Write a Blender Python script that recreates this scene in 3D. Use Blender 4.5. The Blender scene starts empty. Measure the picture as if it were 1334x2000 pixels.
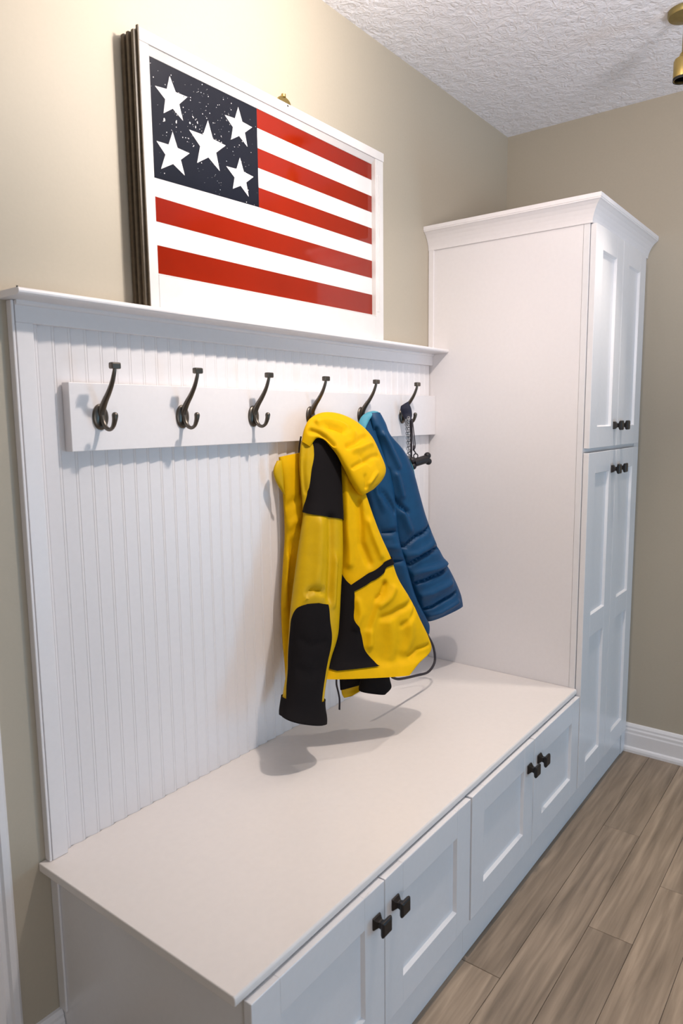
import bpy, bmesh, math, random
from mathutils import Vector, Matrix

# ------------------------------------------------------------------ camera, light, exposure
scene = bpy.context.scene
col = scene.collection
cd = bpy.data.cameras.new('camera')
cam = bpy.data.objects.new('camera', cd)
col.objects.link(cam)
cd.sensor_fit = 'AUTO'
cd.sensor_width = 36.0
cd.lens = 24.7405
cd.clip_start = 0.02
cam.matrix_world = Matrix(((0.605376, 0.110801, -0.788190, -0.664234),
                           (-0.795862, 0.070440, -0.601367, -1.278677),
                           (-0.011112, 0.991343, 0.130825, 1.321398),
                           (0, 0, 0, 1)))
cd.dof.use_dof = True
cd.dof.focus_distance = 1.95
cd.dof.aperture_fstop = 5.0
scene.camera = cam

world = bpy.data.worlds.new('world')
scene.world = world
world.use_nodes = True
bgn = world.node_tree.nodes['Background']
bgn.inputs[0].default_value = (0.62, 0.81, 1.0, 1)
bgn.inputs[1].default_value = 0.34


def lamp(name, kind, loc, energy, color, size=0.1, aim=None, **kw):
    l = bpy.data.lights.new(name, kind)
    l.energy = energy
    l.color = color
    if kind == 'AREA':
        l.shape = 'RECTANGLE'
        l.size = size
        l.spread = kw.get('spread', math.pi)
        l.size_y = kw.get('size_y', size)
    else:
        l.shadow_soft_size = size
    if kind == 'SPOT':
        l.spot_size = kw.get('spot', 1.5)
        l.spot_blend = kw.get('blend', 0.6)
    o = bpy.data.objects.new(name, l)
    o.location = loc
    if aim is not None:
        d = Vector(aim) - Vector(loc)
        o.rotation_euler = d.to_track_quat('-Z', 'Y').to_euler()
    col.objects.link(o)
    return o


WARM = (1.0, 0.84, 0.66)
NEUT = (1.0, 0.93, 0.88)
lamp('ceiling_bulb', 'POINT', (0.62, -0.76, 2.21), 11.0, (1.0, 0.89, 0.80), 0.03)
lamp('wall_spot', 'SPOT', (0.56, -0.76, 2.21), 42.0, (1.0, 0.91, 0.84), 0.03, aim=(0.36, 0.0, 2.38), spot=2.35, blend=1.0)
lamp('bench_spot', 'SPOT', (0.62, -0.76, 2.21), 45.0, (1.0, 0.89, 0.81), 0.03, aim=(0.84, -0.05, 1.00), spot=1.9, blend=1.0)
lamp('spot_bulb', 'SPOT', (1.617, -0.765, 2.245), 32.0, (1.0, 0.90, 0.80), 0.02, aim=(1.3, -1.1, 0), spot=1.4)
lamp('ceiling_fill', 'SPOT', (0.5, -1.9, 1.65), 72.0, (0.98, 0.95, 1.0), 0.22, aim=(1.35, -0.75, 2.44), spot=1.7, blend=1.0)  # added fill spot out of view, only to brighten the ceiling; no known lamp there
lamp('window_light', 'AREA', (-1.2, -3.0, 0.85), 17.0, (0.93, 0.94, 1.0), 1.1, aim=(1.2, -0.3, 1.9))
lamp('window_daylight', 'AREA', (2.0, -3.3, 0.6), 32.0, (0.28, 0.64, 1.0), 1.1, aim=(0.1, -0.5, 0.1))

scene.view_settings.view_transform = 'Standard'
scene.view_settings.look = 'None'
scene.view_settings.exposure = -0.10
scene.view_settings.gamma = 1.0
scene.view_settings.use_curve_mapping = False


# ------------------------------------------------------------------ materials
def lin(c):
    return tuple(((v / 255) / 12.92 if v / 255 <= 0.04045 else ((v / 255 + 0.055) / 1.055) ** 2.4) for v in c)


def mat(name, base, rough=0.5, metal=0.0, bump=0.0, scale=60.0, var=0.0, coat=0.0, detail=4.0, stretch=None, sheen=0.0, spec=0.5):
    m = bpy.data.materials.new(name)
    m.use_nodes = True
    nt = m.node_tree
    b = nt.nodes['Principled BSDF']
    b.inputs['Base Color'].default_value = (*base, 1)
    b.inputs['Roughness'].default_value = rough
    b.inputs['Metallic'].default_value = metal
    b.inputs['Specular IOR Level'].default_value = spec
    if coat:
        b.inputs['Coat Weight'].default_value = coat
        b.inputs['Coat Roughness'].default_value = 0.04
    if sheen:
        b.inputs['Sheen Weight'].default_value = sheen
    tc = nt.nodes.new('ShaderNodeTexCoord')
    mp = nt.nodes.new('ShaderNodeMapping')
    nt.links.new(tc.outputs['Object'], mp.inputs['Vector'])
    if stretch:
        mp.inputs['Scale'].default_value = stretch
    nz = nt.nodes.new('ShaderNodeTexNoise')
    nz.inputs['Scale'].default_value = scale
    nz.inputs['Detail'].default_value = detail
    nt.links.new(mp.outputs['Vector'], nz.inputs['Vector'])
    if var:
        r = nt.nodes.new('ShaderNodeValToRGB')
        r.color_ramp.elements[0].position = 0.3
        r.color_ramp.elements[1].position = 0.7
        r.color_ramp.elements[0].color = (*[c * (1 - var) for c in base], 1)
        r.color_ramp.elements[1].color = (*[min(1, c * (1 + var)) for c in base], 1)
        nt.links.new(nz.outputs['Fac'], r.inputs['Fac'])
        nt.links.new(r.outputs['Color'], b.inputs['Base Color'])
    if bump:
        bp = nt.nodes.new('ShaderNodeBump')
        bp.inputs['Strength'].default_value = bump
        bp.inputs['Distance'].default_value = 0.002
        nt.links.new(nz.outputs['Fac'], bp.inputs['Height'])
        nt.links.new(bp.outputs['Normal'], b.inputs['Normal'])
    return m


M = {}
M['white'] = mat('white_paint', (0.80, 0.765, 0.765), 0.38, bump=0.03, scale=90, var=0.01)
M['gloss_white'] = mat('white_satin_paint', (0.78, 0.76, 0.765), 0.24, bump=0.03, scale=70, var=0.01)
M['top'] = mat('worktop_paint', (0.80, 0.745, 0.71), 0.30, bump=0.02, scale=60, var=0.012)
M['sash'] = mat('old_white_paint', (0.66, 0.63, 0.61), 0.42, bump=0.12, scale=25, var=0.03)
M['wall'] = mat('greige_paint', (0.44, 0.385, 0.30), 0.55, bump=0.06, scale=130, var=0.012)
M['hook'] = mat('pewter', (0.15, 0.132, 0.112), 0.36, metal=1.0, bump=0.05, scale=200)
M['knob'] = mat('dark_bronze', (0.035, 0.030, 0.028), 0.38, metal=0.6, bump=0.05, scale=200)
M['hole'] = mat('dark_hole', (0.02, 0.018, 0.016), 0.8)
M['brass'] = mat('brass', (0.55, 0.40, 0.14), 0.28, metal=1.0, bump=0.03, scale=150)
M['brass_dull'] = mat('aged_brass', (0.34, 0.27, 0.11), 0.42, metal=0.9, bump=0.05, scale=120, var=0.06)
M['channel'] = mat('brown_channel', (0.085, 0.06, 0.035), 0.45, bump=0.1, scale=80, var=0.2)
M['pwhite'] = mat('white_glass_paint', (0.66, 0.635, 0.625), 0.10)
M['pred'] = mat('red_glass_paint', (0.22, 0.010, 0.001), 0.07, var=0.05, scale=9)
M['pnavy'] = mat('navy_glass_paint', (0.0045, 0.0055, 0.011), 0.07, var=0.08, scale=12)
M['yellow'] = mat('yellow_shell_fabric', lin((222, 172, 0)), 0.65, spec=0.12, bump=0.05, scale=35, var=0.05)
M['yellow_dull'] = mat('yellow_shell_fabric_shiny', lin((200, 160, 2)), 0.5, spec=0.22, bump=0.05, scale=30, var=0.06)
M['black'] = mat('black_fabric', lin((15, 10, 11)), 0.85, bump=0.12, scale=300, spec=0.2)
M['blue'] = mat('blue_puffer_nylon', lin((12, 64, 102)), 0.5, spec=0.3, bump=0.06, scale=45, var=0.08)
M['cyan'] = mat('light_blue_lining', lin((70, 150, 172)), 0.6, bump=0.05, scale=90, var=0.06)
M['cord'] = mat('black_cord', lin((34, 26, 34)), 0.6, bump=0.1, scale=400)
M['navy_web'] = mat('navy_webbing', lin((20, 22, 44)), 0.65, bump=0.15, scale=300)
M['chrome'] = mat('chain_chrome', (0.38, 0.38, 0.39), 0.18, metal=1.0)
M['bone'] = mat('black_rubbery_plastic', lin((26, 20, 22)), 0.5, bump=0.05, scale=120)


def ceiling_mat():
    m = mat('stomped_ceiling_paint', (0.86, 0.845, 0.875), 0.7)
    nt = m.node_tree
    b = nt.nodes['Principled BSDF']
    tc = nt.nodes.new('ShaderNodeTexCoord')
    n1 = nt.nodes.new('ShaderNodeTexNoise')
    n1.inputs['Scale'].default_value = 34
    n1.inputs['Detail'].default_value = 5
    n1.inputs['Distortion'].default_value = 2.2
    n2 = nt.nodes.new('ShaderNodeTexVoronoi')
    n2.inputs['Scale'].default_value = 26
    nt.links.new(tc.outputs['Object'], n1.inputs['Vector'])
    nt.links.new(tc.outputs['Object'], n2.inputs['Vector'])
    mx = nt.nodes.new('ShaderNodeMath')
    mx.operation = 'MULTIPLY_ADD'
    mx.inputs[1].default_value = 0.5
    nt.links.new(n2.outputs['Distance'], mx.inputs[0])
    nt.links.new(n1.outputs['Fac'], mx.inputs[2])
    bp = nt.nodes.new('ShaderNodeBump')
    bp.inputs['Strength'].default_value = 0.55
    bp.inputs['Distance'].default_value = 0.012
    nt.links.new(mx.outputs[0], bp.inputs['Height'])
    nt.links.new(bp.outputs['Normal'], b.inputs['Normal'])
    return m


M['ceiling'] = ceiling_mat()


def plank_mat():
    m = bpy.data.materials.new('greyed_oak_plank')
    m.use_nodes = True
    nt = m.node_tree
    b = nt.nodes['Principled BSDF']
    b.inputs['Roughness'].default_value = 0.42
    tc = nt.nodes.new('ShaderNodeTexCoord')
    oi = nt.nodes.new('ShaderNodeObjectInfo')
    add = nt.nodes.new('ShaderNodeVectorMath')
    add.operation = 'MULTIPLY_ADD'
    add.inputs[1].default_value = (37, 53, 11)
    nt.links.new(oi.outputs['Random'], add.inputs[0])
    nt.links.new(tc.outputs['Object'], add.inputs[2])
    mp = nt.nodes.new('ShaderNodeMapping')
    mp.inputs['Scale'].default_value = (1.1, 17, 4)
    nt.links.new(add.outputs[0], mp.inputs['Vector'])
    n = nt.nodes.new('ShaderNodeTexNoise')
    n.inputs['Scale'].default_value = 3.2
    n.inputs['Detail'].default_value = 8
    n.inputs['Distortion'].default_value = 0.35
    nt.links.new(mp.outputs[0], n.inputs['Vector'])
    r = nt.nodes.new('ShaderNodeValToRGB')
    e = r.color_ramp.elements
    e[0].position = 0.28
    e[0].color = (0.20, 0.148, 0.102, 1)
    e[1].position = 0.75
    e[1].color = (0.46, 0.345, 0.245, 1)
    k = e.new(0.5)
    k.color = (0.315, 0.235, 0.165, 1)
    nt.links.new(n.outputs['Fac'], r.inputs['Fac'])
    hs = nt.nodes.new('ShaderNodeHueSaturation')
    ml = nt.nodes.new('ShaderNodeMath')
    ml.operation = 'MULTIPLY_ADD'
    ml.inputs[1].default_value = 0.35
    ml.inputs[2].default_value = 0.85
    nt.links.new(oi.outputs['Random'], ml.inputs[0])
    nt.links.new(ml.outputs[0], hs.inputs['Value'])
    nt.links.new(r.outputs[0], hs.inputs['Color'])
    nt.links.new(hs.outputs[0], b.inputs['Base Color'])
    bp = nt.nodes.new('ShaderNodeBump')
    bp.inputs['Strength'].default_value = 0.12
    bp.inputs['Distance'].default_value = 0.002
    nt.links.new(n.outputs['Fac'], bp.inputs['Height'])
    nt.links.new(bp.outputs['Normal'], b.inputs['Normal'])
    return m


M['plank'] = plank_mat()


# ------------------------------------------------------------------ helpers
def link(name, data, parent=None):
    o = bpy.data.objects.new(name, data)
    col.objects.link(o)
    if parent is not None:
        o.parent = parent
    return o


def obj(name, bm, m, parent=None, smooth=False, bevel=0.0, seg=2, angle=None):
    bmesh.ops.recalc_face_normals(bm, faces=bm.faces[:])
    me = bpy.data.meshes.new(name)
    bm.to_mesh(me)
    bm.free()
    ms = m if isinstance(m, (list, tuple)) else [m]
    for k in ms:
        me.materials.append(k)
    if smooth:
        for p in me.polygons:
            p.use_smooth = True
        if angle:
            me.set_sharp_from_angle(angle=math.radians(angle))
    o = link(name, me, parent)
    if bevel:
        md = o.modifiers.new('bevel', 'BEVEL')
        md.width = bevel
        md.segments = seg
        md.limit_method = 'ANGLE'
        md.angle_limit = math.radians(40)
        md.harden_normals = False
    return o


def thing(name, label, cat, loc=(0, 0, 0), group=None):
    o = bpy.data.objects.new(name, None)
    o.empty_display_size = 0.05
    col.objects.link(o)
    o.location = loc
    o['label'] = label
    o['category'] = cat
    if group:
        o['group'] = group
    return o


def tag(o, label, cat, group=None):
    o['label'] = label
    o['category'] = cat
    if group:
        o['group'] = group
    return o


def box(bm, x0, x1, y0, y1, z0, z1):
    v = [bm.verts.new(p) for p in ((x0, y0, z0), (x1, y0, z0), (x1, y1, z0), (x0, y1, z0),
                                   (x0, y0, z1), (x1, y0, z1), (x1, y1, z1), (x0, y1, z1))]
    for f in ((0, 3, 2, 1), (4, 5, 6, 7), (0, 1, 5, 4), (1, 2, 6, 5), (2, 3, 7, 6), (3, 0, 4, 7)):
        bm.faces.new([v[i] for i in f])


def boxes(*b):
    bm = bmesh.new()
    for k in b:
        box(bm, *k)
    return bm


def prism(bm, prof, fn, ends):
    """sweep a closed 2D profile: fn(p, e) -> 3D for each e in ends"""
    rings = [[bm.verts.new(fn(p, e)) for p in prof] for e in ends]
    n = len(prof)
    for a, b in zip(rings, rings[1:]):
        for i in range(n):
            bm.faces.new((a[i], a[(i + 1) % n], b[(i + 1) % n], b[i]))
    bm.faces.new(rings[0][::-1])
    bm.faces.new(rings[-1])


def tube(bm, pts, radii, n=10, flat=1.0, cap=True):
    """round tube along points; flat squashes it sideways"""
    pts = [Vector(p) for p in pts]
    if not isinstance(radii, (list, tuple)):
        radii = [radii] * len(pts)
    rings = []
    prev = None
    for i, p in enumerate(pts):
        t = (pts[min(i + 1, len(pts) - 1)] - pts[max(i - 1, 0)]).normalized()
        if prev is None:
            up = Vector((1, 0, 0)) if abs(t.x) < 0.9 else Vector((0, 0, 1))
        else:
            up = prev
        s = (up - t * up.dot(t)).normalized()
        prev = s
        b = t.cross(s)
        rings.append([bm.verts.new(p + (s * math.cos(2 * math.pi * k / n) * flat + b * math.sin(2 * math.pi * k / n)) * radii[i]) for k in range(n)])
    for a, b in zip(rings, rings[1:]):
        for i in range(n):
            bm.faces.new((a[i], a[(i + 1) % n], b[(i + 1) % n], b[i]))
    if cap:
        bm.faces.new(rings[0][::-1])
        bm.faces.new(rings[-1])


def spline(pts, per=6):
    pts = [Vector(p) for p in pts]
    out = []
    for i in range(len(pts) - 1):
        p0, p1, p2, p3 = pts[max(i - 1, 0)], pts[i], pts[i + 1], pts[min(i + 2, len(pts) - 1)]
        for k in range(per):
            t = k / per
            out.append(0.5 * ((2 * p1) + (p2 - p0) * t + (2 * p0 - 5 * p1 + 4 * p2 - p3) * t * t + (3 * p1 - p0 - 3 * p2 + p3) * t ** 3))
    out.append(pts[-1])
    return out


def lathe(bm, prof, center, n=32):
    cx, cy, cz = center
    rings = []
    for r, z in prof:
        rings.append([bm.verts.new((cx + r * math.cos(2 * math.pi * k / n), cy + r * math.sin(2 * math.pi * k / n), cz + z)) for k in range(n)])
    for a, b in zip(rings, rings[1:]):
        for i in range(n):
            bm.faces.new((a[i], a[(i + 1) % n], b[(i + 1) % n], b[i]))
    bm.faces.new(rings[0][::-1])
    bm.faces.new(rings[-1])


def structure(o):
    o['kind'] = 'structure'
    return o


# ------------------------------------------------------------------ the room
W, L, H = 1.524, 2.145, 2.44
structure(obj('wall_left', boxes((-1.6, L + 0.1, 0.0, 0.10, 0.0, H)), M['wall']))
structure(obj('wall_back', boxes((L, L + 0.10, -3.6, 0.0, 0.0, H)), M['wall']))
structure(obj('ceiling', boxes((-1.7, L + 0.1, -3.6, 0.10, H, H + 0.1)), M['ceiling']))

structure(obj('wall_front', boxes((-1.7, -1.6, -3.6, 0.0, 0.0, H)), M['wall']))

floor = structure(obj('floor', boxes((-1.6, L, -3.6, 0.0, -0.05, -0.0125)), M['plank']))
PW = 0.1110
plank_mesh = {}


def plank_bm(x0, x1):
    bm = bmesh.new()
    w = PW - 0.0008
    box(bm, 0, x1 - x0 - 0.0012, -w, 0, -0.0120, 0)
    return bm


rng = random.Random(4)
row_joints = {0: [-0.45, 0.7595], 1: [0.26, 1.55], 2: [-0.16, 1.058], 3: [0.15, 1.336], 4: [0.62, 1.82], 5: [-0.3, 0.92], 6: [0.4, 1.6]}
for r in range(-5, 13):
    y = -0.651 + PW - r * PW        # far edge of this row
    if r in row_joints:
        j = row_joints[r]
    else:
        a = rng.uniform(-0.6, 0.6)
        j = [a, a + 1.22]
    if r < -1 and r > -6:
        xs = [-1.6, L] if r > -5 else [-1.6, L]
    else:
        xs = [-1.6] + j + [L]
    y1 = min(y, 0.0)
    for a, b in zip(xs, xs[1:]):
        o = obj('plank', plank_bm(a, b), M['plank'], floor, bevel=0.0008, seg=1)
        o.location = (a, y1, 0)

# baseboards and the door casing at the left
BB = [(0, 0), (-0.016, 0), (-0.016, 0.072), (-0.0135, 0.078), (-0.0135, 0.088), (-0.010, 0.094), (-0.010, 0.101), (-0.005, 0.110), (0, 0.112)]
SH = [(-0.016, 0), (-0.026, 0), (-0.026, 0.010), (-0.023, 0.018), (-0.016, 0.022)]
bm = bmesh.new()
prism(bm, BB, lambda p, e: (L + p[0], e, p[1]), (-0.552, -3.6))
bb = structure(obj('baseboard_back', bm, M['gloss_white']))
bm = bmesh.new()
prism(bm, SH, lambda p, e: (L + p[0], e, p[1]), (-0.552, -3.6))
obj('shoe_moulding', bm, M['gloss_white'], bb)
bm = bmesh.new()
prism(bm, BB, lambda p, e: (e, p[0], p[1]), (-0.0585, 0.0255))
bl = structure(obj('baseboard_left', bm, M['gloss_white']))
bm = bmesh.new()
prism(bm, SH, lambda p, e: (e, p[0], p[1]), (-0.0585, 0.0255))
obj('shoe_moulding', bm, M['gloss_white'], bl)
bm = bmesh.new()
CAS = [(-0.060, 0), (-0.060, -0.012), (-0.066, -0.017), (-0.078, -0.018), (-0.082, -0.013), (-0.090, -0.013), (-0.094, -0.016), (-0.112, -0.015), (-0.130, -0.011), (-0.138, -0.013), (-0.146, -0.010), (-0.146, 0)]
prism(bm, CAS, lambda p, e: (p[0], p[1], e), (0.0, 2.12))
structure(obj('trim_1', bm, M['gloss_white']))

# ------------------------------------------------------------------ beadboard wall panel with its ledge
panel = thing('wall_panel', 'white beadboard wall panel with a ledge along its top, above the storage bench', 'panel', (0.02, 0, 0.449))
panel.location = (0, 0, 0)
z0, z1 = 0.4495, 1.503
strip_prof = [(0.0, -0.0045), (0.0004, -0.0045), (0.0014, -0.0056), (0.0028, -0.0060), (0.0042, -0.0056), (0.0052, -0.0045),
              (0.0056, -0.0045), (0.0068, -0.0060), (0.0340, -0.0060), (0.0347, -0.0045), (0.0347, 0.0), (0.0, 0.0)]


def strip_mesh(width):
    bm = bmesh.new()
    pr = [p for p in strip_prof if p[0] <= 0.0075] + [(width - 0.0007, -0.0060), (width, -0.0045), (width, -0.0004), (0.0, -0.0004)]
    prism(bm, pr, lambda p, e: (p[0], p[1], e), (z0, z1))
    bmesh.ops.recalc_face_normals(bm, faces=bm.faces[:])
    me = bpy.data.meshes.new('bead_board')
    bm.to_mesh(me)
    bm.free()
    me.materials.append(M['white'])
    return me


PITCH = 0.0347
me = strip_mesh(PITCH)
x = 0.0615
while x + PITCH <= W - 0.002:
    o = link('bead_board', me, panel)
    o.location = (x, 0, 0)
    x += PITCH
if W - 0.001 - x > 0.010:
    o = link('bead_board', strip_mesh(W - 0.0005 - x), panel)
    o.location = (x, 0, 0)
obj('stile', boxes((0.0215, 0.0545, -0.0180, -0.0004, z0, 1.503)), M['white'], panel, bevel=0.0012)
obj('backing_strip', boxes((0.0545, 0.0615, -0.0060, -0.0004, z0, 1.503)), M['white'], panel)
obj('edge_bead', boxes((0.0145, 0.0200, -0.0180, -0.0004, z0, 1.5415)), M['white'], panel, bevel=0.0015, seg=2)
obj('top_rail', boxes((0.0215, W - 0.0005, -0.0180, -0.0004, 1.503, 1.5415)), M['white'], panel, bevel=0.001)
bm = bmesh.new()
prism(bm, [(-0.018, 1.5335), (-0.0215, 1.5345), (-0.0235, 1.538), (-0.0235, 1.5420), (-0.018, 1.5420)], lambda p, e: (e, p[0], p[1]), (0.0225, W - 0.0005))
obj('bed_moulding', bm, M['white'], panel)
bm = bmesh.new()
prism(bm, [(-0.0004, 1.542), (-0.072, 1.542), (-0.077, 1.5432), (-0.0797, 1.546), (-0.0803, 1.549), (-0.0797, 1.552), (-0.0775, 1.554), (-0.0004, 1.554)],
      lambda p, e: (e, p[0], p[1]), (-0.003, W - 0.0005))
obj('ledge', bm, M['white'], panel)
bm = bmesh.new()
tube(bm, [(-0.002, -0.074, 1.5535), (-0.002, -0.074, 1.5565)], 0.0016, 8)
obj('nail', bm, M['hole'], panel)

# ------------------------------------------------------------------ doors, knobs and cabinets
def knob_bm(x, z, y):
    bm = bmesh.new()
    rings = []
    for d, h in ((0.0, 0.0125), (0.003, 0.0125), (0.0065, 0.0095), (0.011, 0.0062), (0.0165, 0.0070), (0.0205, 0.0135), (0.0235, 0.0155), (0.0270, 0.0155), (0.0290, 0.0125)):
        rings.append([bm.verts.new((x + sx * h, y - d, z + sz * h)) for sx, sz in ((-1, -1), (1, -1), (1, 1), (-1, 1))])
    for a, b in zip(rings, rings[1:]):
        for i in range(4):
            bm.faces.new((a[i], a[(i + 1) % 4], b[(i + 1) % 4], b[i]))
    bm.faces.new(rings[0][::-1])
    bm.faces.new(rings[-1])
    return bm


FY = -0.569          # door face


def door(parent, x0, x1, zz0, zz1, knob, mids=(), fr=0.066):
    """shaker door: rails and stiles in one frame, recessed panels, knob"""
    yb = -0.5515
    bm = bmesh.new()
    cuts = [zz0 + fr] + [v for m in mids for v in (m - fr * 0.56, m + fr * 0.56)] + [zz1 - fr]
    box(bm, x0, x0 + fr, yb, FY, zz0, zz1)
    box(bm, x1 - fr, x1, yb, FY, zz0, zz1)
    edges = [zz0] + cuts + [zz1]
    for a, b in zip(edges[0::2], edges[1::2]):
        box(bm, x0 + fr, x1 - fr, yb, FY, a, b)
    bmesh.ops.remove_doubles(bm, verts=bm.verts[:], dist=1e-5)
    # drop the inner faces between rail and stile
    d = obj('door', bm, M['gloss_white'], parent)
    wl = d.modifiers.new('bevel', 'BEVEL')
    wl.width = 0.0012
    wl.segments = 2
    wl.limit_method = 'ANGLE'
    for a, b in zip(cuts[0::2], cuts[1::2]):
        px0, px1 = x0 + fr, x1 - fr
        bm = bmesh.new()
        g = 0.0035
        # sloped lip then flat recessed panel
        o_ = [bm.verts.new(p) for p in ((px0, FY + 0.0012, a), (px1, FY + 0.0012, a), (px1, FY + 0.0012, b), (px0, FY + 0.0012, b))]
        i_ = [bm.verts.new(p) for p in ((px0 + g, FY + 0.0085, a + g), (px1 - g, FY + 0.0085, a + g), (px1 - g, FY + 0.0085, b - g), (px0 + g, FY + 0.0085, b - g))]
        k_ = [bm.verts.new(p) for p in ((px0, yb - 0.001, a), (px1, yb - 0.001, a), (px1, yb - 0.001, b), (px0, yb - 0.001, b))]
        for i in range(4):
            bm.faces.new((o_[i], o_[(i + 1) % 4], i_[(i + 1) % 4], i_[i]))
            bm.faces.new((k_[i], k_[(i + 1) % 4], o_[(i + 1) % 4], o_[i]))
        bm.faces.new(i_)
        bm.faces.new(k_[::-1])
        obj('door_panel', bm, M['gloss_white'], d)
    kn = obj('knob', knob_bm(knob[0], knob[1], FY), M['knob'], d, bevel=0.0012)
    return d


def bench_unit(label, x0, x1, d, scribe=None):
    t = thing('bench_cabinet', label, 'cabinet', ((x0 + x1) / 2, -0.28, 0), 'low door cabinets under the bench top')
    t.location = (0, 0, 0)
    obj('carcass', boxes((x0, x1, -0.550, -0.001, 0.0005, 0.4300)), M['gloss_white'], t, bevel=0.001)
    for k in d:
        door(t, *k)
    if scribe:
        obj('scribe_strip', boxes((x0 - 0.005, x0 - 0.0002, -0.026, -0.001, 0.113, 0.4300)), M['gloss_white'], t, bevel=0.0012)
    return t


ZB, ZT = 0.107, 0.427
bench_unit('low white two-door cabinet at the near open end of the bench', 0.027, 0.7615,
           [(0.0225, 0.3905, ZB, ZT, (0.361, 0.358)), (0.3935, 0.7580, ZB, ZT, (0.428, 0.359))], True)
bench_unit('low white two-door cabinet beside the tall cabinet, under the bench top', 0.7625, W - 0.001,
           [(0.7660, 1.1440, ZB, ZT, (1.110, 0.356)), (1.1470, 1.5190, ZB, ZT, (1.181, 0.357))])

bm = bmesh.new()
prism(bm, [(-0.0005, 0.4308), (-0.5540, 0.4308), (-0.5570, 0.4335), (-0.5575, 0.440), (-0.5565, 0.4465), (-0.5535, 0.449), (-0.0005, 0.449)],
      lambda p, e: (e, p[0], p[1]), (0.0, W - 0.001))
bt = obj('worktop', bm, M['top'], bevel=0.0022, seg=2)
tag(bt, 'smooth cream-white bench top running below the hanging coats', 'worktop')

tall = thing('tall_cabinet', 'tall white four-door pantry cabinet with crown moulding, in the room corner', 'cabinet', (0, 0, 0))
obj('carcass', boxes((W, L - 0.001, -0.5305, -0.001, 0.0005, 1.8945)), M['white'], tall)
obj('face_frame', boxes((W - 0.0006, L - 0.001, -0.550, -0.5312, 0.0005, 1.8945)), M['gloss_white'], tall, bevel=0.0008)
obj('scribe_strip', boxes((W - 0.0045, W - 0.0002, -0.0215, -0.001, 1.5545, 1.8945)), M['white'], tall, bevel=0.0015)
door(tall, W + 0.003, 1.8055, 1.2225, 1.8890, (1.7720, 1.291), fr=0.067)
door(tall, 1.8085, 2.0790, 1.2225, 1.8890, (1.8440, 1.291), fr=0.067)
ZM = 0.642
door(tall, W + 0.003, 1.8055, ZB, 1.2085, (1.7680, 1.146), (ZM,), fr=0.067)
door(tall, 1.8085, 2.0790, ZB, 1.2085, (1.8400, 1.146), (ZM,), fr=0.067)
obj('filler', boxes((2.0830, L - 0.001, -0.5530, -0.5502, 0.0005, 1.8945)), M['gloss_white'], tall, bevel=0.001)
CP = [(0.0, 1.8900), (0.0045, 1.8900), (0.0050, 1.8965), (0.0068, 1.9045), (0.0105, 1.9150), (0.0165, 1.9270), (0.0240, 1.9370), (0.0325, 1.9445),
      (0.0370, 1.9470), (0.0370, 1.9500), (0.0385, 1.9510), (0.0385, 1.9630), (0.0, 1.9630)]
bm = bmesh.new()
rows = [[(W - 0.0006 - p[0], -0.001, p[1]) for p in CP],
        [(W - 0.0006 - p[0], -0.5535 - p[0], p[1]) for p in CP],
        [(L - 0.001, -0.5535 - p[0], p[1]) for p in CP]]
rings = [[bm.verts.new(p) for p in r] for r in rows]
n = len(CP)
for a, b in zip(rings, rings[1:]):
    for i in range(n):
        bm.faces.new((a[i], a[(i + 1) % n], b[(i + 1) % n], b[i]))
bm.faces.new(rings[0][::-1])
bm.faces.new(rings[-1])
obj('crown_moulding', bm, M['white'], tall)
obj('top_board', boxes((W, L - 0.001, -0.553, -0.001, 1.8948, 1.9100)), M['white'], tall)

# ------------------------------------------------------------------ coat rack: board and six double hooks
rack = thing('coat_rack', 'white coat rack board with six double hooks, across the beadboard', 'coat rack', (0, 0, 0))
YB = -0.0300
obj('rack_board', boxes((0.1115, W - 0.001, YB, -0.0062, 1.264, 1.398)), M['white'], rack, bevel=0.0012)


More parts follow.
